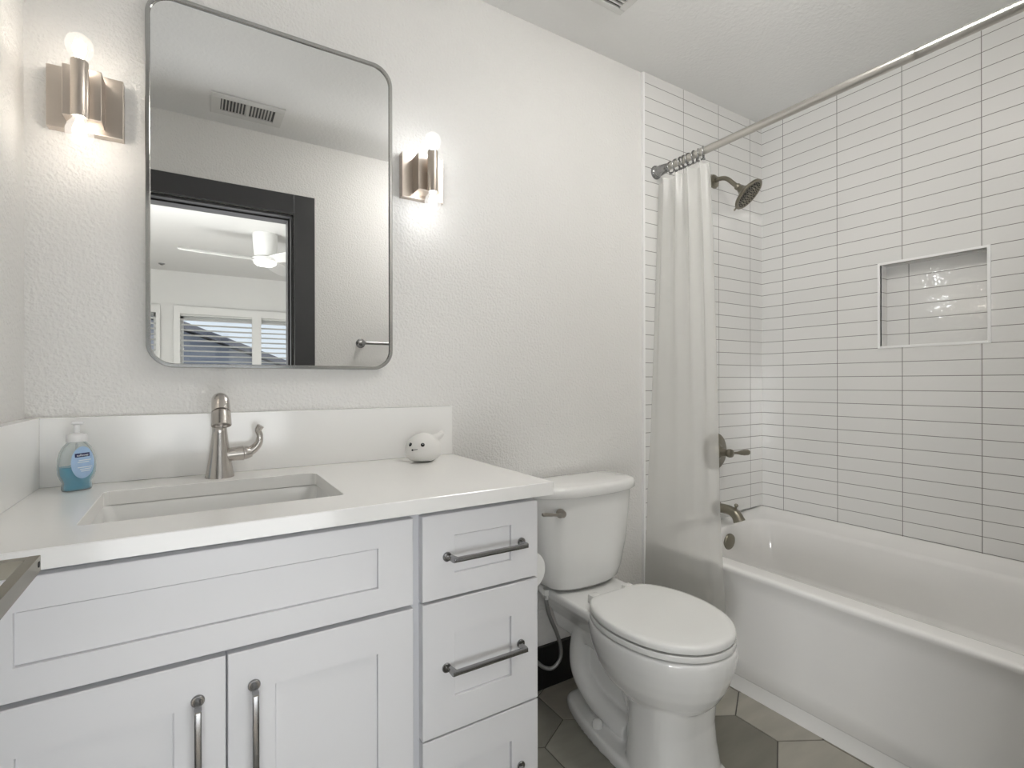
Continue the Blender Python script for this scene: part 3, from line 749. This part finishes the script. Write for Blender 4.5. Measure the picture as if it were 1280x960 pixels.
m.tube(lp, [.0115 - .006 * math.sin(PI * min(1, i / (n * .62))) + (.0015 if i > n * .7 else 0) for i in range(n)], 20)
m.ball(lp[-1], .0128)
m.build('lever', M['bronze'], va)
sh = thing('wall_shower', 'round brushed bronze shower head on a bent arm high on the tiled wall', 'shower head', (2.024, -.01, 2.022))
MB().lathe([(.032, 0), (.032, .003), (.029, .008), (.014, .012), (.011, .013)], (2.024, -.0102, 2.022), (0, -1, 0), 32).build('flange', M['bronze'], sh)
nrm = Vector((.25, -.66, -.70)).normalized(); fc = Vector((2.055, -.170, 1.915))
jt = fc - nrm * .075
arm = catmull([(2.024, -.016, 2.022), (2.024, -.045, 2.024), (2.026, -.078, 2.012), tuple(jt - nrm * .012), tuple(jt)], 6)
MB().tube(arm, .0098, 18).build('arm', M['bronze'], sh)
MB().lathe([(.010, -.002), (.0145, 0), (.0145, .010), (.012, .013), (.0165, .020), (.020, .030), (.032, .043), (.055, .053), (.068, .059), (.0725, .064), (.0725, .070), (.069, .073), (.064, .0735), (.060, .071), (0, .071)], jt, nrm, 44).build('head', M['bronze'], sh)
m = MB(); u_ = nrm.cross(Vector((0, 0, 1))).normalized(); v_ = nrm.cross(u_); f0 = jt + nrm * .0708
for r, c in ((.012, 6), (.024, 12), (.036, 18), (.048, 24), (.056, 24)):
    for k in range(c):
        q = f0 + (u_ * math.cos(2 * PI * k / c + r * 9) + v_ * math.sin(2 * PI * k / c + r * 9)) * r
        m.lathe([(.0024, 0), (.0020, .003), (0, .003)], q, nrm, 8)
nz = m.build('nozzles', M['darkhole'], sh); nz['label'] = 'rings of dark rubber nozzles'
MB().lathe([(.004, 0), (.004, .012), (0, .013)], jt + nrm * .066 + v_ * .072, v_ if v_.z < 0 else -v_, 10).build('mode_tab', M['bronze'], sh)

# shower rod, rings, curtain
RX, RZ = 1.642, 1.980
rd = thing('shower_rod', 'brushed nickel shower curtain rod spanning above the bathtub', 'curtain rod', (RX, -.7, RZ))
MB().tube([(RX, -.020, RZ), (RX, YF + .020, RZ)], .0140, 24).build('tube', M['rodm'], rd)
for y, s in ((-.0102, -1), (YF + .0002, 1)):
    MB().lathe([(.028, 0), (.0285, .004), (.026, .009), (.0215, .012), (.0215, .030), (.0190, .050), (.0155, .070), (.0135, .072)], (RX, y, RZ), (0, s, 0), 30).build('end_flange', M['pull'], rd)
MB().lathe([(.0135, 0), (.0140, .001), (.0140, .012), (.0135, .013)], (RX, -.93, RZ), (0, 1, 0), 24).build('collar', M['rodm'], rd)
ring_y = [-.090, -.117, -.140, -.158, -.181, -.204, -.222, -.246]
proto = None
for i, y in enumerate(ring_y):
    if proto is None:
        pts = [(RX + .0185 * math.sin(a), 0 + .004 * math.sin(a), -.006 + .0225 * math.cos(a)) for a in [2 * PI * k / 28 for k in range(28)]]
        m = MB(); m.tube(pts, .0026, 10, closed=True)
        m.bm.transform(Matrix.Translation((-RX, 0, 0)))
        m.ball((0, -.003, -.030), .0048).ball((0, .006, -.030), .0035)
        proto = m.build('curtain_ring', M['pull']); r_ = proto
    else:
        r_ = proto.copy(); COL.objects.link(r_)
    r_.location = (RX, y, RZ); r_.rotation_euler = (0, 0, random.uniform(-.5, .5))
    tag(r_, 'dark metal curtain ring bunched on the rod near the wall, holding the curtain', 'curtain ring', 'curtain rings on the shower rod')
def curtain():
    nu, nv = 150, 60; m = MB(); G = []
    zt, zb = 1.938, .055
    rnd = random.Random(3); ph = [rnd.uniform(-.6, .6) for _ in range(9)]
    for j in range(nv + 1):
        t = j / nv; z = zt + (zb - zt) * t; row = []
        yl = -.022 + .014 * min(1, t * 1.3)
        yr = -.272 - .10 * min(1, t * 1.15) ** .8 - .03 * max(0, t - .75)
        xc = 1.640 - .052 * min(1, t / .68) ; A = .0150 * (1 - .90 * min(1, t / .62)) + .0003
        for i in range(nu + 1):
            s = i / nu
            w = 4.6 * 2 * PI * s ** 1.15 + .9 * math.sin(5 * s + 1) + .5 * math.sin(3 * t + 4 * s)
            x = xc + A * math.sin(w) + .004 * math.sin(17 * s + 2 * t) * (1 - t)
            x += -.028 * (1 - s) ** 2 * max(0, (t - .55) / .45)
            y = yl + (yr - yl) * s + .004 * (1 - t) * math.cos(w * 1)
            zz = z - (.007 * abs(math.sin(w / 2 + .5)) if j == 0 else 0)
            row.append(m.bm.verts.new((x, min(y, -.017 if z > .48 else -.003), zz)))
        G.append(row)
    for j in range(nv):
        for i in range(nu): m.bm.faces.new((G[j][i], G[j][i + 1], G[j + 1][i + 1], G[j + 1][i]))
    o = m.build('shower_curtain', M['curtain'], angle=180)
    return tag(o, 'frosted translucent white shower curtain pulled against the tiled end wall', 'shower curtain')
curtain()

# ------------------------------------------------------------------ ceiling pieces
vt = thing('air_vent', 'white rectangular ceiling air vent with narrow slots, reflected in the mirror', 'air vent', (.212, -1.22, ZC))
vx0, vx1, vy0, vy1 = .062, .362, -1.322, -1.128
m = MB()
for a in ((vx0, vx1, vy0, vy0 + .040), (vx0, vx1, vy1 - .040, vy1), (vx0, vx0 + .038, vy0 + .04, vy1 - .04), (vx1 - .038, vx1, vy0 + .04, vy1 - .04), ((vx0 + vx1) / 2 - .006, (vx0 + vx1) / 2 + .006, vy0 + .04, vy1 - .04)):
    m.box(a[0], a[1], a[2], a[3], ZC - .007, ZC - .0002)
m.build('frame', M['vent'], vt, smooth=False, bevel=.001)
MB().box(vx0 + .03, vx1 - .03, vy0 + .035, vy1 - .035, ZC - .0016, ZC - .0004).build('backing', M['casing'], vt, smooth=False)
m = MB(); k = 0
x = vx0 + .046
while x < vx1 - .04:
    m.quad((x - .0028, vy0 + .040, ZC - .0025), (x - .0028, vy1 - .040, ZC - .0025), (x + .0028, vy1 - .040, ZC - .0065), (x + .0028, vy0 + .040, ZC - .0065)); x += .0135
m.build('slats', M['vent'], vt, smooth=False)
ex = thing('exhaust_fan', 'square white slotted exhaust fan grille on the ceiling near the shower', 'exhaust fan', (1.10, -.355, ZC))
ex0, ex1, ey0, ey1 = .955, 1.252, -.503, -.206
m = MB()
for a in ((ex0, ex1, ey0, ey0 + .022), (ex0, ex1, ey1 - .022, ey1), (ex0, ex0 + .028, ey0 + .022, ey1 - .022), (ex1 - .028, ex1, ey0 + .022, ey1 - .022)):
    m.box(a[0], a[1], a[2], a[3], ZC - .012, ZC - .0002, .002)
m.build('frame', M['vent'], ex, smooth=False)
MB().box(ex0 + .02, ex1 - .02, ey0 + .015, ey1 - .015, ZC - .004, ZC - .0006).build('backing', M['darkhole'], ex, smooth=False)
m = MB(); y = ey1 - .022 - .010
while y > ey0 + .022:
    m.box(ex0 + .024, ex1 - .024, y - .0065, y - .0005, ZC - .011, ZC - .0045); y -= .0155
m.build('slats', M['vent'], ex, smooth=False)
lp_ = thing('added_ceiling_lamp', 'round white flush ceiling lamp added out of view to brighten the bathroom', 'ceiling lamp', (1.22, -.92, ZC))  # lamp invented as an extra light source, out of view
MB().lathe([(.190, 0), (.190, .022), (.180, .026), (.172, .022), (.172, .005)], (1.22, -.92, ZC - .0003), (0, 0, -1), 40).build('base', M['white'], lp_)
MB().lathe([(.165, .022), (.170, .060), (.160, .090), (.125, .112), (.07, .124), (0, .128)], (1.22, -.92, ZC), (0, 0, -1), 40).build('diffuser', M['filldome'], lp_)
# towel bar on the doorway wall, seen in the mirror
tw = thing('towel_bar', 'slim nickel towel bar on the doorway wall, reflected in the mirror', 'towel bar', (1.08, YF, 1.322))
MB().tube([(.765, YF + .060, 1.322), (1.40, YF + .060, 1.322)], .0092, 16).build('bar', M['pull'], tw)
for x in (.790, 1.375):
    MB().lathe([(.026, 0), (.026, .005), (.012, .010), (.010, .048), (.013, .052), (.013, .068), (0, .070)], (x, YF + .0002, 1.322), (0, 1, 0), 26).build('post', M['pull'], tw)

# ------------------------------------------------------------------ bedroom seen through the doorway in the mirror
BY0, BX0, BX1 = -5.520, -2.20, 2.60
struct(MB().box(BX0 - .1, BX1 + .1, BY0 - .1, YF - .06, -.10, -.003).build('floor_bedroom', M['carpet'], smooth=False))
struct(MB().box(BX0 - .1, BX1 + .1, BY0 - .1, YF - .12, ZC, ZC + .1).build('ceiling_bedroom', M['smoothwall'], smooth=False))
struct(MB().box(BX0 - .1, BX0, BY0, YF - .12, -.1, ZC).build('wall_bedroom_left', M['smoothwall'], smooth=False))
struct(MB().box(BX1, BX1 + .1, BY0, YF - .12, -.1, ZC).build('wall_bedroom_right', M['smoothwall'], smooth=False))
wdw = [(-.150, 1.45, .95, 1.875), (-1.40, -.365, .95, 1.90)]       # x0 x1 z0 z1 of the openings
m = MB(); m.box(BX0 - .1, wdw[1][0], BY0 - .12, BY0, -.1, ZC); m.box(wdw[1][1], wdw[0][0], BY0 - .12, BY0, -.1, ZC); m.box(wdw[0][1], BX1 + .1, BY0 - .12, BY0, -.1, ZC)
for w in wdw:
    m.box(w[0], w[1], BY0 - .12, BY0, -.1, w[2]); m.box(w[0], w[1], BY0 - .12, BY0, w[3], ZC)
struct(m.build('wall_bedroom_far', M['smoothwall'], smooth=False))
m = MB(); m.box(BX0, XL - .1, YF - .13, YF - .12, -.1, ZC); struct(m.build('wall_bedroom_near', M['smoothwall'], smooth=False))
for i, w in enumerate(wdw):
    wo = struct(bpy.data.objects.new('window_%d' % (i + 1), None)); COL.objects.link(wo)
    m = MB(); e = .035
    m.box(w[0], w[0] + e, BY0 - .11, BY0 - .07, w[2], w[3]); m.box(w[1] - e, w[1], BY0 - .11, BY0 - .07, w[2], w[3]); m.box(w[0], w[1], BY0 - .11, BY0 - .07, w[2], w[2] + e); m.box(w[0], w[1], BY0 - .11, BY0 - .07, w[3] - e, w[3])
    m.build('window_frame', M['white'], wo, smooth=False)
    MB().box(w[0] + e, w[1] - e, BY0 - .093, BY0 - .088, w[2] + e, w[3] - e).build('glass', M['wglass'], wo, smooth=False)
def shutter(x0, x1, z0, z1, openings, label):
    t = thing('window_shutter', label, 'shutter', ((x0 + x1) / 2, BY0, z0), 'plantation shutters in the bedroom')
    m = MB(); y0, y1 = BY0 + .002, BY0 + .036; xs = [x0] + [v for o_ in openings for v in o_] + [x1]
    for k in range(0, len(xs), 2): m.box(xs[k], xs[k + 1], y0, y1, z0, z1)
    for a, b_ in openings: m.box(a, b_, y0, y1, z1 - .09, z1); m.box(a, b_, y0, y1, z0, z0 + .09)
    m.build('frame', M['white'], t, smooth=False, bevel=.002)
    m = MB()
    for a, b_ in openings:
        z = z0 + .12
        while z < z1 - .10:
            d = .026; th = math.radians(16)
            c, s_ = d * math.cos(th), d * math.sin(th)
            yc = (y0 + y1) / 2 + .002
            m.loft([[(xx, yc - c, z - s_), (xx, yc, z - .004), (xx, yc + c, z + s_), (xx, yc, z + .004)] for xx in (a + .001, b_ - .001)])
            z += .060
        xm = (a + b_) / 2
    m.build('louvers', M['white'], t, smooth=False)
    return t
shutter(-.21, 1.50, .93, 1.985, [(-.147, .590), (.690, 1.440)], 'wide white plantation shutters with two panels on the bedroom window')
shutter(-1.46, -.335, .93, 1.985, [(-1.40, -.90), (-.83, -.375)], 'white plantation shutters at the left edge of the mirror reflection')
# ceiling fan
fn = thing('ceiling_fan', 'white three-blade ceiling fan with round light, reflected in the mirror', 'ceiling fan', (.515, -3.40, ZC))
fcx, fcy = .515, -3.40
MB().lathe([(.098, 0), (.100, .01), (.098, .06), (.088, .195), (.080, .202)], (fcx, fcy, ZC - .0003), (0, 0, -1), 40).build('housing', M['white'], fn)
MB().lathe([(.070, .200), (.105, .208), (.110, .222), (.100, .235), (.085, .240)], (fcx, fcy, ZC), (0, 0, -1), 40).build('hub', M['white'], fn)
MB().lathe([(.088, .238), (.088, .252), (.070, .268), (0, .274)], (fcx, fcy, ZC), (0, 0, -1), 36).build('light', M['lampglow'], fn)
for k, a in enumerate((175, 295, 55)):
    a = math.radians(a); ca, sa = math.cos(a), math.sin(a); R_ = []
    for r, w, dz in ((.08, .045, 0), (.18, .055, 0), (.35, .062, .002), (.52, .060, .004), (.60, .050, .005), (.635, .028, .006)):
        row = []
        for dw, dh in ((-1, -.36), (1, .36)):
            for th in ((-.003, .003) if dw < 0 else (.003, -.003)):
                x = r; y = dw * w; z = dh * w + th
                row.append((fcx + x * ca - y * sa, fcy + x * sa + y * ca, ZC - .222 + z + dz))
        R_.append(row)
    MB().loft(R_).build('blade', M['white'], fn, bevel=.001)
tag(MB().lathe([(.030, 0), (.029, .008), (.016, .012), (.012, .018), (0, .020)], (-.304, -5.154, ZC - .0002), (0, 0, -1), 20).build('fire_sprinkler', M['pull']), 'small dark sprinkler on the bedroom ceiling, reflected in the mirror', 'sprinkler')

# outdoors beyond the bedroom window: neighbouring roofs
struct(MB().box(-30, 30, -60, -5.9, -3.3, -3.2).build('ground', M['lawn'], smooth=False))
def house(x0, x1, y0, y1, ze, zr, label, axis='x'):
    t = thing('neighbour_house', label, 'house', ((x0 + x1) / 2, (y0 + y1) / 2, -3.2))
    MB().box(x0, x1, y0, y1, -3.2, ze).build('wall', M['stucco'], t, smooth=False)
    m = MB(); o_ = .4; xm, ym = (x0 + x1) / 2, (y0 + y1) / 2
    if axis == 'x':
        r0, r1 = (x0 - o_, ym, zr), (x1 + o_, ym, zr)
        m.loft([[(x, y0 - o_, ze), (x, ym, zr), (x, y1 + o_, ze), (x, y1 + o_, ze - .15), (x, ym, zr - .15), (x, y0 - o_, ze - .15)] for x in (x0 - o_, x1 + o_)])
    else:
        m.loft([[(x0 - o_, y, ze), (xm, y, zr), (x1 + o_, y, ze), (x1 + o_, y, ze - .15), (xm, y, zr - .15), (x0 - o_, y, ze - .15)] for y in (y0 - o_, y1 + o_)])
    m.build('roof', M['roof'], t, smooth=False)
    m = MB()
    if axis == 'x': m.loft([[(x, y0, ze), (x, y1, ze), (x, ym, zr - .22)] for x in (x0, x1)])
    else: m.loft([[(x0, y, ze), (x1, y, ze), (xm, y, zr - .22)] for y in (y0, y1)])
    m.build('gable', M['stucco'], t, smooth=False)
    m = MB(); zz = ze - .9
    m.box(xm - .6, xm + .6, y1, y1 + .05, zz - .5, zz + .5); m.build('window', M['casing'], t, smooth=False)
    return t
house(-7.5, 2.9, -19, -12.5, 1.1, 3.3, 'pale house with grey gabled roof beyond the bedroom window', 'y')
house(4.4, 9.5, -22, -14, .8, 2.5, 'second pale house with grey roof beyond the right shutter panel', 'x')
